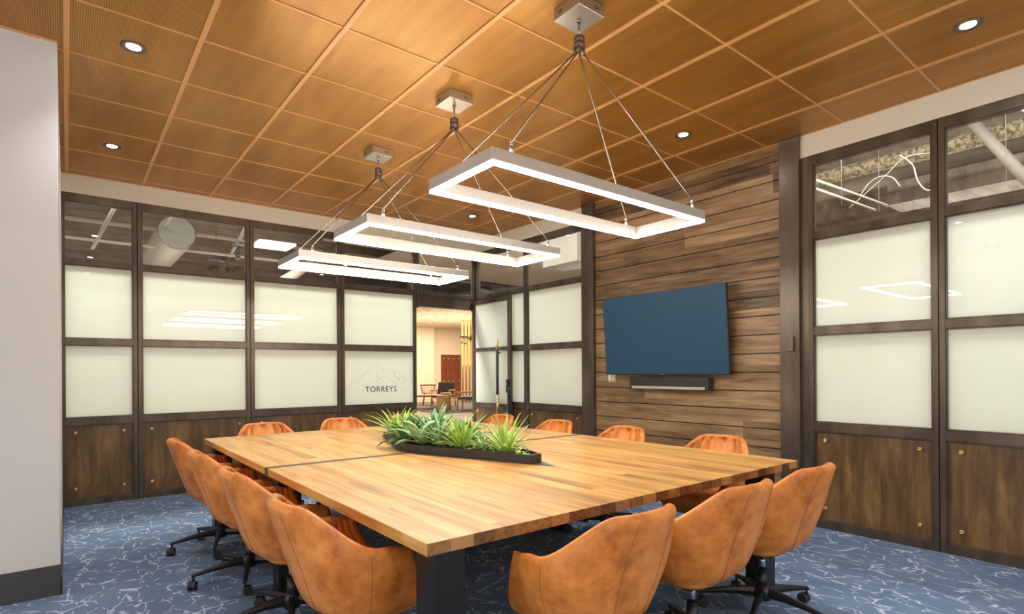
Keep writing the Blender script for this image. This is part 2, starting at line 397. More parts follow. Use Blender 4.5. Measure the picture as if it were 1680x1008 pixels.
# ------------------------------------------------------------------ conference table
TX0, TX1, TY0, TY1, TZ = .875, 3.362, 1.530, 5.130, .737
tb = empty('conference_table', (TX0, TY0, 0))
tag(tb, 'large square-edged wooden conference table with dark steel seam and black box legs', 'table')
TW, TL, YM = TX1 - TX0, TY1 - TY0, 3.318 - TY0
th = .042
MB().box(0, TW, 0, YM - .028, TZ - th, TZ).build('table_top', M['table'], tb, bevel=.0025)
MB().box(0, TW, YM + .028, TL, TZ - th, TZ).build('table_top', M['table'], tb, bevel=.0025)
for o in tb.children:                                        # boards run along y: their ends show darker end grain
    o.data.materials.append(M['endgrain'])
    for p_ in o.data.polygons:
        if abs(p_.normal.y) > .9: p_.material_index = 1
MB().box(-.001, TW + .001, YM - .028, YM + .028, TZ - th - .002, TZ + .0004).build('seam_strip', M['seamm'], tb)
CX, CY = 2.105 - TX0, 3.335 - TY0
hexo = [(CX + .03, CY - 1.03), (CX + .355, CY - .12), (CX + .345, CY + .15), (CX - .03, CY + 1.05), (CX - .355, CY + .13), (CX - .345, CY - .12)]
MB().prism(hexo, TZ - .003, TZ + .0022).build('center_plate', M['platemetal'], tb)
ap = MB()
for x in (.16, TW - .20): ap.box(x, x + .04, .12, TL - .12, TZ - th - .055, TZ - th)
for y in (.16, YM - .10, YM + .06, TL - .20): ap.box(.2, TW - .2, y, y + .04, TZ - th - .055, TZ - th)
ap.build('under_frame', M['black'], tb)
for x in (.045, TW - .32):
    for y in (.045, YM - .06, TL - .16):
        MB().box(x, x + .13, y, y + .11, 0, TZ - th - .0).build('leg', M['black'], tb, bevel=.004)

# ------------------------------------------------------------------ planter with plants on the table
pl = empty('planter_tray', (2.085, 3.33, TZ + .002))
tag(pl, 'black metal diamond-shaped planter tray full of plants in the middle of the table', 'planter')
hx = [(-.015, -.90), (.075, -.885), (.300, -.06), (.295, .06), (.02, .90), (-.07, .885), (-.30, .06), (-.302, -.06)]
inn = [(x * .955, y * .975) for x, y in hx]
n = len(hx); v = [(x, y, 0) for x, y in hx] + [(x, y, .052) for x, y in hx] + [(x, y, .052) for x, y in inn] + [(x, y, .004) for x, y in inn]
fs = [tuple(range(n))[::-1]] + [(j * n + i, j * n + (i + 1) % n, (j + 1) * n + (i + 1) % n, (j + 1) * n + i) for j in range(3) for i in range(n)] + [tuple(range(3 * n, 4 * n))]
MB().add(v, fs).build('tray', M['satinblack'], pl)
MB().prism([(x * .95, y * .97) for x, y in hx], .005, .034).build('soil', M['soil'], pl)

def leafmat(name, a, bb, edge=None):
    m = principled(name, a, .42, spec=.4); nt, b = get(m)
    uv = N(nt, 'ShaderNodeUVMap'); sp = N(nt, 'ShaderNodeSeparateXYZ'); L(nt, uv.outputs[0], sp.inputs[0])
    r = ramp(nt, [(.25, a), (.75, bb)]); L(nt, noise(nt, mapping(nt, uv.outputs[0], (6, 1.2, 1)), 3, 3), r.inputs[0])
    c = r.outputs[0]
    if edge:
        d = math_n(nt, 'ABSOLUTE', math_n(nt, 'SUBTRACT', sp.outputs[0], .5))
        e = ramp(nt, [(.30, (0, 0, 0)), (.40, (1, 1, 1))]); L(nt, d, e.inputs[0]); c = mixc(nt, e.outputs[0], c, edge)
    L(nt, c, b.inputs['Base Color']); b.inputs['Subsurface Weight'].default_value = 0
    return m
LM = [leafmat('leaf_blue_green', (.09, .24, .12), (.20, .40, .20), (.33, .50, .24)),
      leafmat('leaf_bright', (.17, .38, .035), (.36, .58, .09), (.50, .62, .18)),
      leafmat('leaf_pale', (.24, .42, .17), (.46, .60, .32)),
      leafmat('leaf_dark', (.04, .14, .035), (.10, .25, .06))]
def plant(name, loc, nl, ln, wd, el0, el1, droop, mat, seed, shape=1., fold=.25, rot0=None):
    rnd = random.Random(seed); V = []; F = []; UV = []
    for i in range(nl):
        az = (rot0 if rot0 is not None else 0) + i * 2.399 + rnd.uniform(-.3, .3); q = i / max(1, nl - 1)
        el = el1 + (el0 - el1) * (1 - q) + rnd.uniform(-.08, .08); l = ln * rnd.uniform(.75, 1.08); w = wd * rnd.uniform(.8, 1.15)
        p = Vector((math.cos(az) * .008, math.sin(az) * .008, 0)); S = 9; o = len(V); side = Vector((-math.sin(az), math.cos(az), 0))
        for j in range(S + 1):
            t = j / S; e = el - droop * t * t * rnd.uniform(.9, 1.1)
            d = Vector((math.cos(az) * math.cos(e), math.sin(az) * math.cos(e), math.sin(e))); nrm = side.cross(d) * -1
            if shape == 1: ww = w * min(1, .55 + t * 1.6) * (1 - t ** 2.6) + .0008
            else: ww = w * (math.sin(PI * min(1, (t * .92 + .04)) ** .85)) ** .8 + .0008
            for s_ in (-1, 0, 1):
                V.append(p + side * ww * .5 * s_ + nrm * (abs(s_) * ww * fold)); UV.append((.5 + s_ * .5, t))
            p = p + d * (l / S)
        for j in range(S):
            for s_ in (0, 1): a = o + j * 3 + s_; F.append((a, a + 1, a + 4, a + 3))
    me = bpy.data.meshes.new(name); me.from_pydata([tuple(q) for q in V], [], F); me.materials.append(mat)
    ul = me.uv_layers.new(name='UVMap')
    for lp in me.loops: ul.data[lp.index].uv = UV[lp.vertex_index]
    for p_ in me.polygons: p_.use_smooth = True
    o = bpy.data.objects.new(name, me); C.objects.link(o); o.location = loc
    sd = o.modifiers.new('thickness', 'SOLIDIFY'); sd.thickness = .0012
    return o
zs = TZ + .036
PL = [  # name, (x,y), leaves, length, width, el0, el1, droop, mat, shape, label, category
    ('agave_plant', (2.110, 3.56), 14, .285, .066, .75, 1.45, .35, 0, 1, 'tallest broad blue-green plant in the planter with upright pointed leaves', 'plant'),
    ('spider_plant', (2.075, 2.67), 26, .26, .022, .40, 1.40, .40, 1, 1, 'spiky bright green plant at the camera-side tip of the planter', 'plant'),
    ('dracaena_plant', (2.00, 3.03), 32, .26, .029, .35, 1.35, .55, 1, 1, 'bright green plant with dense strap leaves, second from the near tip of the planter', 'plant'),
    ('spider_plant', (2.20, 2.92), 22, .22, .020, .35, 1.25, .7, 2, 1, 'small pale narrow-leaved plant on the plank-wall side of the planter', 'plant'),
    ('hosta_plant', (1.90, 3.37), 18, .25, .080, .2, 1.2, 1.1, 2, 2, 'broad pale-leaved plant spilling over the near long edge of the planter', 'plant'),
    ('hosta_plant', (2.20, 3.30), 16, .24, .075, .3, 1.2, 1.2, 3, 2, 'dark broad-leaved plant behind the bright strap-leaved one', 'plant'),
    ('dracaena_plant', (2.00, 3.84), 30, .26, .026, .3, 1.3, .9, 1, 1, 'bright green fine strap-leaved plant left of the tallest plant', 'plant'),
    ('spider_plant', (2.045, 4.05), 26, .28, .026, .2, 1.2, .6, 1, 1, 'yellow-green spiky plant at the far tip of the planter, leaning to the left', 'plant'),
    ('hosta_plant', (2.19, 3.74), 15, .26, .070, .3, 1.25, .9, 2, 2, 'pale broad-leaved plant just behind the tallest plant', 'plant'),
    ('hosta_plant', (1.87, 3.54), 14, .22, .062, .1, 1.1, 1.2, 3, 2, 'dark drooping plant at the widest left corner of the planter', 'plant'),
    ('dracaena_plant', (1.93, 3.19), 22, .23, .034, .5, 1.4, .7, 0, 1, 'blue-green strap-leaved plant between the pale broad and bright strap-leaved ones', 'plant'),
    ('fern_plant', (2.08, 3.20), 34, .22, .020, .3, 1.4, 1.0, 1, 1, 'fine yellow-green arching plant in the middle of the planter', 'plant'),
    ('fern_plant', (2.05, 2.86), 26, .15, .018, .2, 1.2, 1.0, 2, 1, 'low pale arching plant between the two spiky plants nearest the camera', 'plant'),
    ('agave_plant', (1.98, 3.66), 12, .24, .050, .5, 1.35, .6, 3, 1, 'dark green pointed plant in front of and left of the tallest one', 'plant'),
]
for i, (nm, (x, y), nl, ln, wd, e0, e1, dr, mi, sh, lab, cat) in enumerate(PL):
    o = plant(nm, (x, y, zs), nl, ln, wd, e0, e1, dr, LM[mi], 30 + i, sh, .22 if sh == 1 else .12)
    tag(o, lab, cat, 'plants in the table planter')
# low ground cover between the plants
rnd = random.Random(5); V = []; F = []
for i in range(900):
    yy = rnd.uniform(-.84, .84); hw = .27 * (1 - abs(yy) / .92); xx = rnd.uniform(-hw, hw); zz = .036 + rnd.uniform(0, .06); a = rnd.uniform(0, 2 * PI); s_ = rnd.uniform(.014, .030); t_ = rnd.uniform(-.6, .6)
    c = Vector((2.085 + xx, 3.33 + yy, TZ + zz)); d = Vector((math.cos(a), math.sin(a), t_)) * s_; e = Vector((-math.sin(a), math.cos(a), 0)) * s_ * .45
    o_ = len(V); V += [c, c + d * .5 + e, c + d, c + d * .5 - e]; F.append((o_, o_ + 1, o_ + 2, o_ + 3))
me = bpy.data.meshes.new('ground_cover'); me.from_pydata([tuple(q) for q in V], [], F); me.materials.append(LM[1])
me.uv_layers.new(name='UVMap')
o = bpy.data.objects.new('ground_cover_leaves', me); C.objects.link(o); tag(o, 'small yellow-green ground cover leaves filling the planter between the larger plants', 'foliage', kind='stuff')

# ------------------------------------------------------------------ chairs
def smooth(a, b, x):
    t = max(0, min(1, (x - a) / (b - a))); return t * t * (3 - 2 * t)
ZLO = .345; ZTOP = .812; ZARM = .632
def rim(t):
    a = abs(t)
    return ZTOP - .004 * min(1, a / .2) ** 2 - (ZTOP - .652) * smooth(.20, .60, a) - .016 * smooth(.6, 1, a)
def halfw(z): 
    u = smooth(ZLO, .60, z); w = .228 + .068 * u
    return w - .040 * smooth(.60, .82, z)
def backd(z): return .180 + .163 * max(0, (z - ZLO) / (ZTOP - ZLO)) ** .92
def armf(z): return .175 - .105 * smooth(.36, .66, z)
def roundk(z):
    q = max(0, min(1, (z - ZLO) / .085)); return .70 + .30 * math.sqrt(max(0, 1 - (1 - q) ** 2))
def plan(t, z):
    a = abs(t); sg = 1 if t >= 0 else -1; k = roundk(z); W, B, A = halfw(z) * k, backd(z) * k, armf(z) * (.5 + .5 * k)
    if a <= .62:
        th_ = a / .62 * PI / 2; e = 2 / 2.55
        return Vector((-B * math.cos(th_) ** e, sg * W * math.sin(th_) ** e, z))
    u = (a - .62) / .38
    return Vector((A * u, sg * W * (1 - .05 * u), z))
def shell_mesh():
    NT = 150; NV = 12; V = []; F = []
    ts = [-1 + 2 * i / NT for i in range(NT + 1)]
    # end columns that round the arm fronts
    cols = []
    for q in (0, .35, .7, .9): cols.append((-1, 1 - q, q))
    cols = [(-1., .05, .022), (-1., .45, .018), (-1., .8, .009)] + [(t, 1., 0.) for t in ts] + [(1., .8, .009), (1., .45, .018), (1., .05, .022)]
    T = .046; rows = None
    for t, tk, fwd in cols:
        zr = rim(t); col = []
        eps = .004; ta, tb_ = max(-1, t - eps), min(1, t + eps)
        def nrm(z):
            d = plan(tb_, z) - plan(ta, z); n_ = Vector((d.y, -d.x, 0)).normalized(); return n_  # towards the seat
        th_ = T * tk
        def outp(z):
            p = plan(t, z); n_ = nrm(z); p = p + n_ * (T - th_) * .5; p.x += fwd; return p
        # tufted channels on the inner face
        arc = t * 17.0
        tuft = (1 - abs(math.sin(arc * PI / 2)) ** .5) * .014
        body = zr - T * .5
        for j in range(NV + 1):
            z = ZLO + (body - ZLO) * (j / NV) ** .8; col.append(outp(z))
        for k_ in range(1, 8):                                   # rounded rim
            a = PI * k_ / 8; p = outp(body); n_ = nrm(body)
            tt = tuft * smooth(.55, 1, k_ / 8) 
            col.append(Vector((p.x, p.y, 0)) + n_ * (th_ / 2 - math.cos(a) * th_ / 2 * 1.0) + Vector((0, 0, body + math.sin(a) * T * .5 - tt)))
        for j in range(NV + 1):
            z = body - (body - .42) * (j / NV); p = outp(z); lean = .012 * math.sin(PI * j / NV)
            col.append(p + nrm(z) * (th_ + lean - tuft * tk))
        V += col; rows = len(col)
    nc = len(cols)
    for i in range(nc - 1):
        for j in range(rows - 1): a = i * rows + j; F.append((a, a + 1, a + rows + 1, a + rows))
    F.append(tuple(range(rows))); F.append(tuple((nc - 1) * rows + j for j in range(rows))[::-1])
    return MB().add(V, F, 0, True)
def seat_mesh():
    V = []; F = []; K = 48
    prof = [(0.02, .338), (.60, .338), (.80, .343), (.93, .362), (.985, .392), (1., .43), (.995, .452), (.96, .470), (.85, .480), (.5, .483), (.02, .483)]
    for s_, z in prof:
        W, B, A = .205, .155, .272
        for k_ in range(K):
            a = 2 * PI * k_ / K; c, s2 = math.cos(a), math.sin(a); e = 2 / 3.2
            x = (A if c > 0 else B) * abs(c) ** e * (1 if c > 0 else -1); y = W * abs(s2) ** e * (1 if s2 > 0 else -1)
            V.append((x * s_, y * s_, z))
    R = len(prof)
    for i in range(R - 1):
        for k_ in range(K): F.append((i * K + k_, i * K + (k_ + 1) % K, (i + 1) * K + (k_ + 1) % K, (i + 1) * K + k_))
    F.append(tuple(range(K))[::-1]); F.append(tuple((R - 1) * K + k_ for k_ in range(K)))
    return MB().add(V, F, 0, True)
def seam_line(ts, z0f=.0):
    m = MB()
    for t in ts:
        pts = []
        for j in range(15):
            z = ZLO + .03 + (rim(t) - .03 - ZLO - .03) * j / 14; p = plan(t, z); d = plan(t + .004, z) - plan(t - .004, z); n_ = Vector((-d.y, d.x, 0)).normalized()
            pts.append(p + n_ * .0002)
        m.tube(pts, .0013, 6)
    return m
def make_chair():
    t = empty('conference_chair')
    sh = shell_mesh().build('shell', M['leather'], t)
    seam_line([-.54, .54, -.10, .10]).build('seam', M['seam'], sh)
    seat_mesh().build('seat', M['leather'], t)
    MB().box(-.09, .10, -.075, .075, .318, .340).box(-.03, .05, -.05, .05, .29, .32).build('seat_plate', M['black'], t, bevel=.004)
    MB().tube([(0, 0, .20), (0, 0, .335)], .0145, 16).build('gas_lift', M['chrome'], t)
    MB().tube([(0, 0, .105), (0, 0, .228)], .0255, 18).lathe([(.018, .066), (.040, .072), (.047, .09), (.044, .128), (.032, .146), (.026, .15)]).build('column_sleeve', M['black'], t)
    for i in range(5):
        a = 2 * PI * i / 5 + PI
        c, s_ = math.cos(a), math.sin(a)
        lg = MB(); V = []
        for r_, zt, hh_, ww in ((.030, .136, .050, .021), (.12, .128, .038, .018), (.22, .110, .027, .0145), (.318, .090, .018, .012)):
            for (yy, zz) in ((-ww * .62, zt), (ww * .62, zt), (ww, zt - hh_ * .45), (ww * .7, zt - hh_), (-ww * .7, zt - hh_), (-ww, zt - hh_ * .45)):
                V.append((r_ * c - yy * s_, r_ * s_ + yy * c, zz))
        fs = [(j * 6 + q, j * 6 + (q + 1) % 6, (j + 1) * 6 + (q + 1) % 6, (j + 1) * 6 + q) for j in range(3) for q in range(6)] + [(0, 1, 2, 3, 4, 5), (18, 19, 20, 21, 22, 23)]
        lo = lg.add(V, fs).build('leg', M['black'], t, bevel=.002)
        cs = MB(); ca = a + 1.1 + i * .7; d = Vector((math.cos(ca), math.sin(ca), 0)); e = Vector((-d.y, d.x, 0)); o_ = Vector((.308 * c, .308 * s_, 0))
        cs.tube([o_ + Vector((0, 0, .05)), o_ + Vector((0, 0, .078))], .008, 8)
        wc = o_ + d * .016
        for q in (-1, 1):
            cs.tube([wc + e * q * .005 + Vector((0, 0, .028)), wc + e * q * .022 + Vector((0, 0, .028))], [.0278, .0262], 18)
        cs.tube([wc + e * -.007 + Vector((0, 0, .030)), wc + e * .007 + Vector((0, 0, .030))], .026, 16)
        hood = []
        cs.build('caster', M['satinblack'], lo)
    return t
proto = make_chair()
near = [(1.510, 1.470), (2.205, 1.475), (2.850, 1.485)]
left = [(.905, 2.120), (.900, 2.955), (.886, 3.745), (.880, 4.545)]
right = [(3.345, 2.170), (3.340, 3.020), (3.335, 3.830), (3.345, 4.700)]
back = [(1.415, 5.170), (2.150, 5.190), (2.880, 5.190)]
near_l = ['tan leather chair at the near end of the table, beside the near corner leg', 'tan leather chair in the middle of the table end nearest the camera', 'tan leather chair at the near end of the table, closest to the right-hand glazing']
left_l = ['tan leather chair on the left side of the table closest to the camera', 'tan leather chair on the left side just behind the one closest to the camera', 'tan leather chair on the left side, third from the camera, its casters showing', 'tan leather chair on the left side farthest from the camera, nearest the back glazing']
right_l = ['tan leather chair top with ribbed back below the right end of the television', 'tan leather chair top with ribbed back below the left end of the television', 'tan leather chair top just left of the far steel column', 'tan leather chair top in front of the open door leaf with the pull handle']
back_l = ['tan leather chair top at the far end of the table, nearest the left table corner', 'tan leather chair top at the middle of the far table end', 'tan leather chair top at the far table end, partly hidden by plants']
first = True
for rows_, labs, rz in ((near, near_l, PI / 2), (left, left_l, 0), (right, right_l, PI), (back, back_l, -PI / 2)):
    for (x, y), lb in zip(rows_, labs):
        c = proto if first else copy_tree(proto); first = False
        c.location = (x, y, 0); c.rotation_euler = (0, 0, rz); tag(c, lb, 'chair', 'tan leather chairs around the conference table')

# ------------------------------------------------------------------ pendant lights
def make_pendant():
    r = empty('pendant_light')
    cz = H
    MB().box(-.095, .095, -.095, .095, cz - .062, cz - .001).build('canopy', M['steel'], r, bevel=.003)
    sl = MB()
    for k_ in range(4):
        sl.box(-.0962, -.095, .030 + k_ * .008, .0325 + k_ * .008, cz - .042, cz - .024)
        sl.box(.020 + k_ * .008, .0225 + k_ * .008, -.0962, -.095, cz - .042, cz - .024)
    cn = r.children[0]; sl.build('vent_slots', M['dark'], cn)
    MB().tube([(0, 0, cz - .062), (0, 0, cz - .078)], .013, 12).tube([(0, 0, cz - .07), (0, 0, cz - .155)], .0075, 10).build('stem', M['rod'], r)
    hb = MB().lathe([(.010, cz - .148), (.026, cz - .152), (.030, cz - .158), (.030, cz - .178), (.0285, cz - .180), (.0285, cz - .184), (.030, cz - .186), (.030, cz - .208), (.026, cz - .212)], n=24)
    for sx in (-1, 1):
        for sy in (-1, 1): hb.tube([(sx * .017, sy * .013, cz - .205), (sx * .021, sy * .015, cz - .245)], .008, 8)
    hb.build('hub', M['hub'], r)
    HX, HY, w, zb = .765, .255, .030, 2.125
    al = MB(); le = MB(); up = MB()
    def ring(mb, o, i, z0, z1):
        V = []
        for (a, b_) in ((o, z0), (o, z1), (i, z1), (i, z0)):
            hx_, hy_ = HX - a, HY - a; V += [(-hx_, -hy_, b_), (hx_, -hy_, b_), (hx_, hy_, b_), (-hx_, hy_, b_)]
        mb.add(V, [(j * 4 + k_, j * 4 + (k_ + 1) % 4, ((j + 1) % 4) * 4 + (k_ + 1) % 4, ((j + 1) % 4) * 4 + k_) for j in range(4) for k_ in range(4)])
    ring(al, 0, w, zb + .013, zb + .066); al.build('frame', M['alu'], r, bevel=.0015)
    ring(le, .003, w - .003, zb, zb + .0135); le.build('led_diffuser', M['led'], r)
    ring(up, .008, w - .008, zb + .0645, zb + .0675); up.build('uplight_strip', M['led_up'], r)
    for sx in (-1, 1):
        for sy in (-1, 1):
            x, y = sx * .655, sy * (HY - w / 2)
            rd = MB().tube([(sx * .021, sy * .015, cz - .243), (x, y, zb + .112)], .0042, 8)
            ro = rd.build('rod', M['rod'], r)
            MB().tube([(x, y, zb + .064), (x, y, zb + .098)], .0085, 10).tube([(x, y, zb + .095), (x - sx * .006, y, zb + .114)], .0065, 8).build('connector', M['alu'], ro)
    return r
pend = make_pendant()
pls = ['rectangular LED pendant nearest the camera, the largest lit ring over the table', 'rectangular LED pendant hanging between the nearest and the farthest ones over the table', 'rectangular LED pendant farthest from the camera, lowest in view over the table']
for i, (y, lb) in enumerate(zip((2.085, 3.300, 4.515), pls)):
    o = pend if i == 0 else copy_tree(pend)
    o.location = (2.125, y, 0); tag(o, lb, 'pendant light', 'rectangular LED pendants over the table')

# ------------------------------------------------------------------ recessed downlights
def downlight():
    r = empty('downlight')
    MB().lathe([(.034, .0), (.040, -.002), (.060, -.008), (.066, -.005), (.067, 0), (.060, .004)], n=32).build('trim_ring', M['hub'], r)
    MB().lathe([(.0001, -.0022), (.036, -.0022), (.036, .0)], n=24).build('lens', M['dl'], r)
    l = bpy.data.lights.new('spot_lamp', 'SPOT'); l.energy = 22; l.spot_size = 1.9; l.spot_blend = .8; l.shadow_soft_size = .04; l.color = (.97, .97, 1)
    lo = bpy.data.objects.new('spot_lamp', l); C.objects.link(lo); lo.parent = r; lo.location = (0, 0, -.02)
    return r
dlp = downlight()
DL = [((.318, 3.944), 'lit round recessed downlight nearest the grey wall, top left of the ceiling'), ((.311, 5.782), 'small lit recessed downlight over the back left corner near the glazing'),
      ((3.942, .853), 'lit round recessed downlight nearest the camera on the right of the ceiling'), ((3.935, 2.690), 'lit recessed downlight above the right half of the plank wall'),
      ((3.931, 3.894), 'lit recessed downlight just above the nearest pendant ring'), ((3.936, 5.714), 'tiny lit recessed downlight seen through the nearest pendant ring, close to the back soffit')]
EX = [((.318, 2.1), 'unseen'), ((.318, .27), 'unseen'), ((2.1, -.4), 'unseen'), ((3.94, -1.0), 'unseen'), ((-1.5, 2.1), 'unseen'), ((-1.5, .27), 'unseen')]
for i, ((x, y), lb) in enumerate(DL):
    o = dlp if i == 0 else copy_tree(dlp)
    o.location = (x, y, H); tag(o, lb, 'downlight', 'recessed ceiling downlights')
for i, ((x, y), lb) in enumerate(EX):
    o = copy_tree(dlp); o.location = (x, y, H); tag(o, 'recessed ceiling downlight in the row behind the camera position', 'downlight', 'recessed ceiling downlights behind the camera')

# ------------------------------------------------------------------ television and sound bar, wall items
tv = empty('television', (XB - .13, 3.425, 1.636)); tag(tv, 'large flat television with dark blue screen tilted forward on the plank wall', 'television')
TVW, TVH, tl_ = 1.455, .825, math.radians(4.2)
rotm = Matrix.Rotation(-tl_, 4, 'Y')
MB().box(-.012, .022, -TVW / 2, TVW / 2, -TVH / 2, TVH / 2).xf(rotm).build('housing', M['satinblack'], tv, bevel=.003)
MB().box(-.0135, -.011, -TVW / 2 + .008, TVW / 2 - .008, -TVH / 2 + .012, TVH / 2 - .008).xf(rotm).build('screen', M['screen'], tv)
MB().box(.018, .062, -.52, .52, -.26, .18).xf(rotm).build('back_cover', M['satinblack'], tv, bevel=.01)
mt = MB().box(.055, .129, -.30, .30, -.14, .14).box(.10, .129, -.62, -.45, -.30, .18); mt.build('wall_mount', M['dark'], tv)
MB().box(-.015, -.0125, -.02, .02, -TVH / 2 + .002, -TVH / 2 + .008).xf(rotm).build('badge', M['alu'], tv)
sb = empty('sound_bar', (XB - .075, 3.368, 1.136)); tag(sb, 'black sound bar with a silver front strip mounted below the television', 'speaker')
MB().box(-.045, .045, -.46, .46, -.058, .060).build('body', M['satinblack'], sb, bevel=.008)
MB().box(-.0475, -.044, -.425, .43, -.052, -.026).build('front_strip', M['alu'], sb)
MB().box(.045, .076, -.1, .1, -.03, .03).build('bracket', M['black'], sb)
ol = empty('wall_switch', (XB - .001, 4.172, 1.198)); tag(ol, 'small cream wall switch plate on the plank wall left of the television', 'switch')
MB().box(-.006, 0, -.056, .056, -.060, .060).build('plate', M['brass'], ol, bevel=.002)
for s_ in (-1, 1): MB().box(-.010, -.006, s_ * .024 - .019, s_ * .024 + .019, -.038, .038).build('rocker', M['white'], ol, bevel=.001)
cp = empty('control_panel', (XB - .0455, 2.196, 1.482)); tag(cp, 'small dark brown wall control box on the wide steel column beside the glazing', 'control box')
MB().box(-.022, 0, -.032, .032, -.062, .062).build('case', M['hub'], cp, bevel=.003)
MB().box(-.0235, -.021, -.024, .024, -.054, .054).build('cover', M['column'], cp)

# ------------------------------------------------------------------ beyond the glazing
M['concrete'] = principled('polished_floor', (.42, .31, .23), .35)
M['lwall'] = principled('lounge_wall', (.86, .72, .56), .75)
M['deck'] = principled('metal_deck', (.11, .09, .078), .8)
nt, b = get(M['deck']); co = objco(nt); r = ramp(nt, [(.3, (.085, .072, .062)), (.7, (.25, .215, .185))]); L(nt, noise(nt, mapping(nt, co, (.6, 3, 1)), 2, 5, .6), r.inputs[0]); L(nt, r.outputs[0], b.inputs['Base Color'])
M['duct'] = principled('galvanised_duct', (.26, .235, .20), .38, .6)
M['pipe'] = principled('painted_pipe', (.20, .18, .15), .6)
M['cable'] = principled('pale_cable', (.24, .225, .195), .6)
M['insul'] = principled('pipe_insulation', (.40, .35, .24), .8)
nt, b = get(M['insul']); co = objco(nt); r = ramp(nt, [(.42, (.09, .07, .04)), (.58, (.34, .29, .19))]); L(nt, noise(nt, co, 22, 3, .7), r.inputs[0]); L(nt, r.outputs[0], b.inputs['Base Color'])
M['tileceil'] = principled('perforated_tile', (.75, .62, .46), .8)
nt, b = get(M['tileceil']); co = objco(nt); r = ramp(nt, [(.40, (.35, .25, .15)), (.52, (.82, .70, .53))]); L(nt, noise(nt, mapping(nt, co, (2, 6, 1)), 2.5, 3, .7), r.inputs[0]); L(nt, r.outputs[0], b.inputs['Base Color'])
M['locker'] = principled('locker_wood', (.22, .06, .025), .5)
M['oak'] = principled('light_oak', (.55, .32, .12), .5)
M['redwood'] = principled('red_brown_wood', (.36, .13, .06), .5)
M['goldrod'] = principled('gold_rope', (.62, .36, .08), .45, .3)
M['rugm'] = principled('rug', (.12, .10, .10), .95)
M['hide'] = principled('black_leather', (.03, .032, .04), .3)

fl = MB().box(-6, 24, YA + .10, 26, -.12, 0).box(XB + .12, 24, -6, YA + .10, -.12, 0).build('floor_outer', M['concrete']); fl['kind'] = 'structure'
dk = MB().box(-7, 24, YA + .12, 26, 4.4, 4.5).box(XB + .14, 24, -6, YA + .12, 4.4, 4.5)
for i in range(11): dk.box(-7 , 24, 8.2 + i * 1.6, 8.34 + i * 1.6, 4.12, 4.4)
for i in range(8): dk.box(6.2 + i * 1.7, 6.34 + i * 1.7, -6, YA, 4.1, 4.4)
dk.build('ceiling_outer', M['deck'])['kind'] = 'structure'
MB().box(5.6, 11.5, YA + .14, 12.8, 3.78, 3.88).build('ceiling_corridor', principled('corridor_ceiling', (.42, .38, .32), .8))['kind'] = 'structure'
MB().box(-7, 24, 25.2, 25.4, 0, 4.4).box(18.5, 18.7, -6, 25.2, 0, 4.4).build('wall_outer', M['deck'])['kind'] = 'structure'
# lounge seen through the doorway
MB().box(6, 13.97, 23, 23.15, 0, 4.3).box(13.97, 15.14, 23, 23.15, 2.06, 4.3).box(15.14, 18.5, 23, 23.15, 0, 4.3).build('wall_lounge', M['lwall'])['kind'] = 'structure'
MB().box(12.1, 13.35, 22.55, 23, 0, 3.3).build('wall_pier', M['lwall'])['kind'] = 'structure'
MB().box(6.5, 18.5, 13.4, 23, 3.3, 3.42).build('ceiling_lounge', M['tileceil'])['kind'] = 'structure'
lc = empty('locker_cabinet', (13.97, 23.05, 0)); tag(lc, 'red-brown wooden locker cabinet with round knobs, far beyond the doorway', 'cabinet')
MB().box(.01, 1.165, .0, .45, 0, 2.05).build('body', M['locker'], lc)
for i in range(4):
    for z0, z1 in ((.06, .62), (.66, 1.30), (1.34, 1.98)):
        d_ = MB().box(.025 + i * .285, .295 + i * .285, -.02, 0, z0, z1).build('door', M['locker'], lc, bevel=.006)
        MB().lathe([(.012, 0), (.012, -.03), (.035, -.035), (.035, -.06), (.001, -.065)], c=(.16 + i * .285, -.02, z1 - .12 if z1 > 1.9 else z0 + .12), n=12, axis='y').build('knob', M['brass'], d_)
rg = MB().box(8.75, 14.5, 14.35, 20.3, 0, .012).build('rug', M['rugm']); tag(rg, 'dark grey rug under the lounge seating beyond the doorway', 'rug')
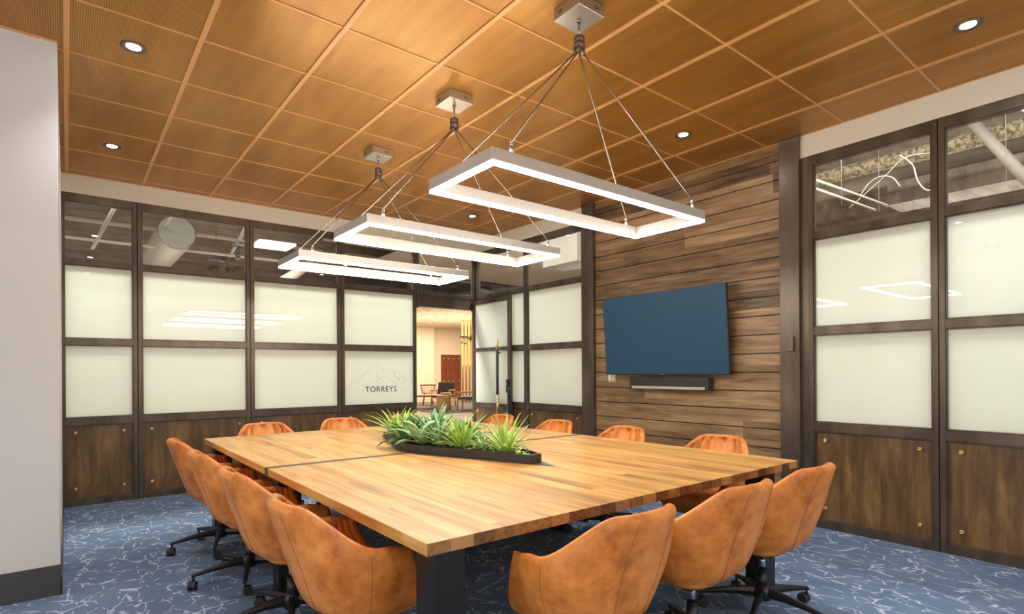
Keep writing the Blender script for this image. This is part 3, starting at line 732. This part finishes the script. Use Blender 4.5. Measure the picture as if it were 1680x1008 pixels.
# screen of vertical gold rods with black wrapped collar
for i in range(7):
    x, y = 12.50 + i * .115, 18.9 - i * .07
    o = MB().tube([(0, 0, 0), (0, 0, 3.3)], .036, 8).build('hanging_rod', M['goldrod'], loc=(x, y, 0)); tag(o, 'vertical golden rod in the screen behind the lounge armchair', 'rod', 'golden rods beyond the doorway')
o = MB().box(0, .95, -.10, .04, 0, .05)
rnd = random.Random(2)
for i in range(16): 
    x = rnd.uniform(0, .9); o.tube([(x, -.1 - .07 * x, rnd.uniform(-.25, .02)), (x + rnd.uniform(-.2, .2), -.12 - .07 * x, rnd.uniform(-.3, .12))], .03, 6)
o = o.build('branch_sculpture', M['black'], loc=(12.35, 18.85, 2.62)); tag(o, 'black branch-like bundle across the golden rods high beyond the doorway', 'sculpture')
def bar(mb, a, b_, r_=.02): return mb.tube([a, b_], r_, 6)
def armchair(name, loc, rz, wood, lab, slat=False):
    t = empty(name, loc, rz); tag(t, lab, 'armchair')
    for sy in (-1, 1):
        m = MB(); bar(m, (.30, sy * .33, 0), (.27, sy * .33, .58), .022); bar(m, (-.42, sy * .33, 0), (-.26, sy * .33, .58), .022)
        bar(m, (-.34, sy * .33, .58), (.34, sy * .33, .58), .026); bar(m, (-.32, sy * .33, .30), (.28, sy * .33, .34), .02); m.build('side_frame', M[wood], t)
    MB().box(-.30, .30, -.31, .31, .32, .44).build('seat_cushion', M['hide'], t, bevel=.03)
    bk = MB()
    if slat:
        for i in range(5): bk.box(-.30, -.24, -.30 + i * .122, -.19 + i * .122, .40, .88)
    else: bk.box(-.30, -.20, -.31, .31, .42, .78)
    bk.xf(Matrix.Translation((-.25, 0, .42)) @ Matrix.Rotation(-.28, 4, 'Y') @ Matrix.Translation((.25, 0, -.42)))
    bk.build('back_cushion', M['hide'], t, bevel=.02)
    return t
armchair('lounge_armchair', (10.25, 15.15, .0125), 2.3, 'oak', 'light oak armchair with dark cushions, right of the stump tables beyond the doorway')
armchair('lounge_armchair', (10.50, 17.15, .0125), -2.45, 'oak', 'armchair with black channelled leather back beside the stump table beyond the doorway', True)
t = empty('windsor_chair', (10.55, 18.3, .0125), -2.1); tag(t, 'dark wooden spindle-back chair by the lounge wall beyond the doorway', 'chair')
MB().lathe([(.001, .43), (.24, .43), (.25, .45), (.24, .47), (.001, .47)], n=20).build('seat', M['redwood'], t)
for a in (.8, 2.3, 3.9, 5.4): MB().tube([(.16 * math.cos(a), .16 * math.sin(a), .44), (.26 * math.cos(a), .26 * math.sin(a), 0)], .018, 6).build('leg', M['redwood'], t)
m = MB(); pts = [(-.26 * math.cos(q), .28 * math.sin(q), .74) for q in [x * .3 - 1.5 for x in range(11)]]; m.tube(pts, .028, 6)
for p in pts: m.tube([(p[0] * .75, p[1] * .75, .46), p], .010, 5)
m.build('back', M['locker'], t)
t = empty('coffee_table', (9.55, 16.6, .0125), -.3); tag(t, 'long reddish wooden bench table beyond the doorway', 'table')
MB().box(-.85, .85, -.32, .32, .40, .46).build('table_top', M['redwood'], t, bevel=.01)
for sx in (-1, 1):
    for sy in (-1, 1): MB().tube([(sx * .7, sy * .22, 0), (sx * .66, sy * .2, .40)], .03, 8).build('leg', M['redwood'], t)
for (x, y, h_, lb) in ((9.20, 15.10, .50, 'short round light wood stump table, nearer of the two beyond the doorway'), (9.60, 15.50, .56, 'taller round light wood stump table, farther of the two beyond the doorway')):
    o = MB().lathe([(.15, 0), (.165, .1), (.16, h_ * .6), (.18, h_), (.001, h_)], n=20).build('stump_table', M['oak'], loc=(x, y, .0125)); tag(o, lb, 'side table')

# services above the corridor behind the back glazing
d = MB(); nseg = 60; 
pts = [(1.30, 9.6 + i * .15, 3.36) for i in range(nseg)]
d.tube(pts, [.245 if i % 2 else .252 for i in range(nseg)], 28, cap=False).tube([(1.30, 9.62, 3.36), (1.30, 9.66, 3.36)], .243, 28, mi=1); o = d.build('spiral_duct', [M['duct'], principled('duct_cap', (.065, .063, .055), .7)]); tag(o, 'large round grey spiral duct behind the left clear transom panes', 'duct')
bx_ = [('pipe', [(-2, 10.2, 3.22), (7, 10.2, 3.22)], .022, 'long pale thin pipe running behind the back transoms, lower one'), ('pipe', [(-2, 12.1, 3.92), (9, 12.1, 3.92)], .05, 'long pale pipe high behind the back transoms'),
       ('pipe', [(2.0, 8.4, 3.35), (2.9, 14.5, 3.75)], .03, 'slanted pale pipe right of the spiral duct'), ('pipe', [(1.15, 8.2, 3.42), (1.15, 14, 3.42)], .016, 'thin pale pipe crossing in front of the spiral duct'),
       ('pipe', [(2.35, 8.4, 2.50), (5.2, 12.8, 4.38)], .08, 'thick grey diagonal pipe behind the middle transom'), ('pipe', [(.52, 8.4, 3.42), (.30, 9.9, 3.05)], .025, 'slanted pale pipe behind the left transom')]
for nm, p_, r_, lb in bx_: tag(MB().tube(p_, r_, 10).build(nm, M['pipe']), lb, 'pipe', 'pipes above the back corridor')
o = MB().box(0, 3.4, 0, .5, 0, .35).build('air_duct', M['duct'], loc=(3.3, 8.6, 3.42)); tag(o, 'rectangular grey air duct behind the transom right of the middle pendant', 'duct')
o = MB().box(-.30, .30, -.28, .28, 0, .04).build('ceiling_panel_light', principled('panel_light', (.8, .8, .78), .6, emit=(1, .95, .9), es=.35), loc=(2.83, 10.2, 3.46)); tag(o, 'pale square ceiling panel behind the transom above the farthest pendant', 'panel')
for i, (x, y, z) in enumerate(((2.24, 10.0, 3.34), (1.97, 10.4, 3.14))):
    t = empty('track_spotlight', (x, y, z)); tag(t, ['small black ceiling fixture hanging behind the transom, upper right one by the mullion', 'small black ceiling fixture hanging behind the transom, lower left one'][i], 'spotlight', 'black fixtures above the back corridor')
    MB().box(-.12, .12, -.05, .05, 0, .05).build('track', M['black'], t); MB().tube([(0, 0, 0), (0, 0, -.10)], .012, 6).tube([(0, 0, -.10), (-.04, 0, -.20)], .035, 10).build('spot_head', M['black'], t)
    MB().tube([(0, 0, .05), (0, 0, 4.4 - z)], .006, 5).build('hanger', M['black'], t)
# services above the corridor behind the right glazing
sv = [('insulated_pipe', [(7.3, -1, 3.62), (7.3, 4.3, 3.62)], .085, 'insul', 'thick mottled insulated pipe behind the right transoms', 'pipe'),
      ('pipe', [(7.0, 1.66, 4.0), (7.0, .85, 2.62)], .05, 'pipe', 'thick pale diagonal pipe behind the rightmost transom', 'pipe'),
      ('conduit', [(6.0, 2.62, 3.26), (6.0, 1.90, 2.79)], .014, 'pipe', 'pale straight conduit behind the right transom, upper of two sloping ones', 'conduit'),
      ('conduit', [(6.0, 2.62, 3.17), (6.0, 2.0, 2.77)], .014, 'pipe', 'pale straight conduit behind the right transom, lower of two sloping ones', 'conduit'),
      ('tube_fixture', [(6.3, 3.02, 3.27), (6.3, 2.72, 3.27)], .055, 'white', 'short white cylinder fixture behind the right transom near the column', 'fixture'),
      ('steel_beam', [(8.6, -2, 3.86), (8.6, 5, 3.86)], .14, 'pipe', 'grey round beam far behind the right transoms', 'beam'),
      ('cable', [(6.2, 2.35, 3.70), (6.2, 2.27, 3.48), (6.2, 2.1, 3.42), (6.2, 1.9, 3.46), (6.2, 1.80, 3.46)], .008, 'cable', 'white cable sagging from the pipe behind the right transom', 'cable'),
      ('cable', [(6.2, 2.2, 3.0), (6.2, 2.12, 3.10), (6.2, 2.02, 3.14), (6.2, 1.92, 3.10), (6.2, 1.86, 3.0)], .006, 'cable', 'white arched cable low behind the right transom', 'cable'),
      ('cable', [(6.2, 1.86, 3.3), (6.2, 1.76, 3.18), (6.2, 1.72, 3.02), (6.2, 1.66, 2.92), (6.2, 1.60, 2.90)], .007, 'cable', 'white looping cable behind the right transom next to the mullion', 'cable'),
      ('cable', [(6.2, 2.3, 2.9), (6.2, 2.0, 3.12), (6.2, 1.82, 3.26), (6.2, 1.6, 3.24)], .006, 'pipe', 'pale cable running diagonally up to the mullion behind the right transom', 'cable')]
def soften(p, k=6):
    if len(p) < 3: return p
    P_ = [Vector(q) for q in p]; o = []
    for i in range(len(P_) - 1):
        a, b_, c_, d_ = P_[max(i - 1, 0)], P_[i], P_[i + 1], P_[min(i + 2, len(P_) - 1)]
        for j in range(k):
            t = j / k; o.append(.5 * ((2 * b_) + (c_ - a) * t + (2 * a - 5 * b_ + 4 * c_ - d_) * t * t + (3 * b_ - a - 3 * c_ + d_) * t ** 3))
    return o + [P_[-1]]
for nm, p_, r_, mt_, lb, ct in sv:
    p_ = soften(p_)
    tag(MB().tube(p_, r_, 10).build(nm, M[mt_]), lb, ct)
o = MB().box(0, .5, 0, 3.2, 0, .28).build('air_duct', M['deck'], loc=(8.2, -.6, 3.35)); tag(o, 'dark rectangular duct low behind the right transoms', 'duct')
o = MB().box(0, .5, 0, .8, 0, .45).build('air_duct', M['pipe'], loc=(6.2, 6.15, 2.98)); tag(o, 'pale boxy duct end behind the transom by the far steel column', 'duct')
for i, (y, x) in enumerate(((2.45, 6.4), (2.3, 7.0), (1.2, 6.8))):
    o = MB().tube([(x, y, 3.0), (x, y, 4.1)], .003, 5).build('hanger_wire', M['cable']); tag(o, ['thin hanging wire near the column behind the right transom', 'thin hanging wire in the middle of the first right transom', 'thin hanging wire behind the rightmost transom'][i], 'wire')

# ------------------------------------------------------------------ light
def area(name, loc, rot, sx, sy, e, col):
    l = bpy.data.lights.new(name, 'AREA'); l.shape = 'RECTANGLE'; l.size = sx; l.size_y = sy; l.energy = e; l.color = col
    o = bpy.data.objects.new(name, l); C.objects.link(o); o.location = loc; o.rotation_euler = rot; return o
area('corridor_fill_back', (2.2, 7.55, 4.05), (0, 0, 0), 6.5, .4, 300, (1, .97, .90))  # unseen fill added above the corridor to brighten the back frosted panes
area('corridor_fill_right', (5.45, 2.0, 4.05), (0, 0, 0), .4, 8, 270, (1, .97, .92))  # fill light added out of view so the right-hand frosted panes glow
area('corridor_fill_corner', (6.1, 8.4, 3.74), (0, 0, 0), .9, 2.2, 60, (1, .96, .9))  # hidden fill added to light the view through the corner transoms
area('office_upfill_corner', (8.6, 7.2, 2.55), (PI, 0, 0), 3, 3, 45, (1, .95, .87))  # upward fill added below the transom sightline, lifts the corner ceiling
area('office_upfill_right', (8.6, 1.0, 2.5), (PI, 0, 0), 2, 4, 40, (1, .95, .87))  # unseen upward fill added to lift the deck behind the right transoms
area('office_upfill_back', (1.8, 11.0, 2.5), (PI, 0, 0), 4, 2, 30, (1, .90, .80))  # unseen upward fill added for the deck behind the back transoms
area('lounge_fill', (12.0, 18.5, 3.28), (0, 0, 0), 6, 6, 260, (1, .84, .62))  # area light added to brighten the lounge, no fixture modelled
area('lounge_upfill', (11.5, 18.0, 1.5), (PI, 0, 0), 4, 4, 70, (1, .84, .62))  # free-floating upward fill added inside the lounge

w = bpy.data.worlds.new('world'); SC.world = w; w.use_nodes = True
bg = w.node_tree.nodes['Background']; bg.inputs[0].default_value = (1, .96, .90, 1); bg.inputs[1].default_value = .82

# ------------------------------------------------------------------ camera
cam = bpy.data.cameras.new('camera'); co_ = bpy.data.objects.new('camera', cam); C.objects.link(co_); SC.camera = co_
cam.sensor_width = 36; cam.sensor_fit = 'HORIZONTAL'; cam.lens = 919 / 1680 * 36
cam.shift_y = (608.5 - 504) / 1680; cam.clip_start = .05; cam.clip_end = 200
yaw, roll = math.radians(38.51), math.radians(-.348)
fwd = Vector((math.sin(yaw), math.cos(yaw), 0)); rt = Vector((math.cos(yaw), -math.sin(yaw), 0)); up = Vector((0, 0, 1))
r2_ = rt * math.cos(roll) + up * math.sin(roll); u2 = -rt * math.sin(roll) + up * math.cos(roll)
co_.matrix_world = Matrix(((r2_.x, u2.x, -fwd.x, 0), (r2_.y, u2.y, -fwd.y, 0), (r2_.z, u2.z, -fwd.z, 1.275), (0, 0, 0, 1)))
SC.view_settings.view_transform = 'Standard'; SC.view_settings.look = 'None'; SC.view_settings.gamma = 1; SC.view_settings.exposure = 1.18
try:
    SC.cycles.use_denoising = True; SC.cycles.max_bounces = 10; SC.cycles.transparent_max_bounces = 12; SC.cycles.sample_clamp_indirect = 8
    SC.cycles.caustics_reflective = False; SC.cycles.caustics_refractive = False
except Exception: pass
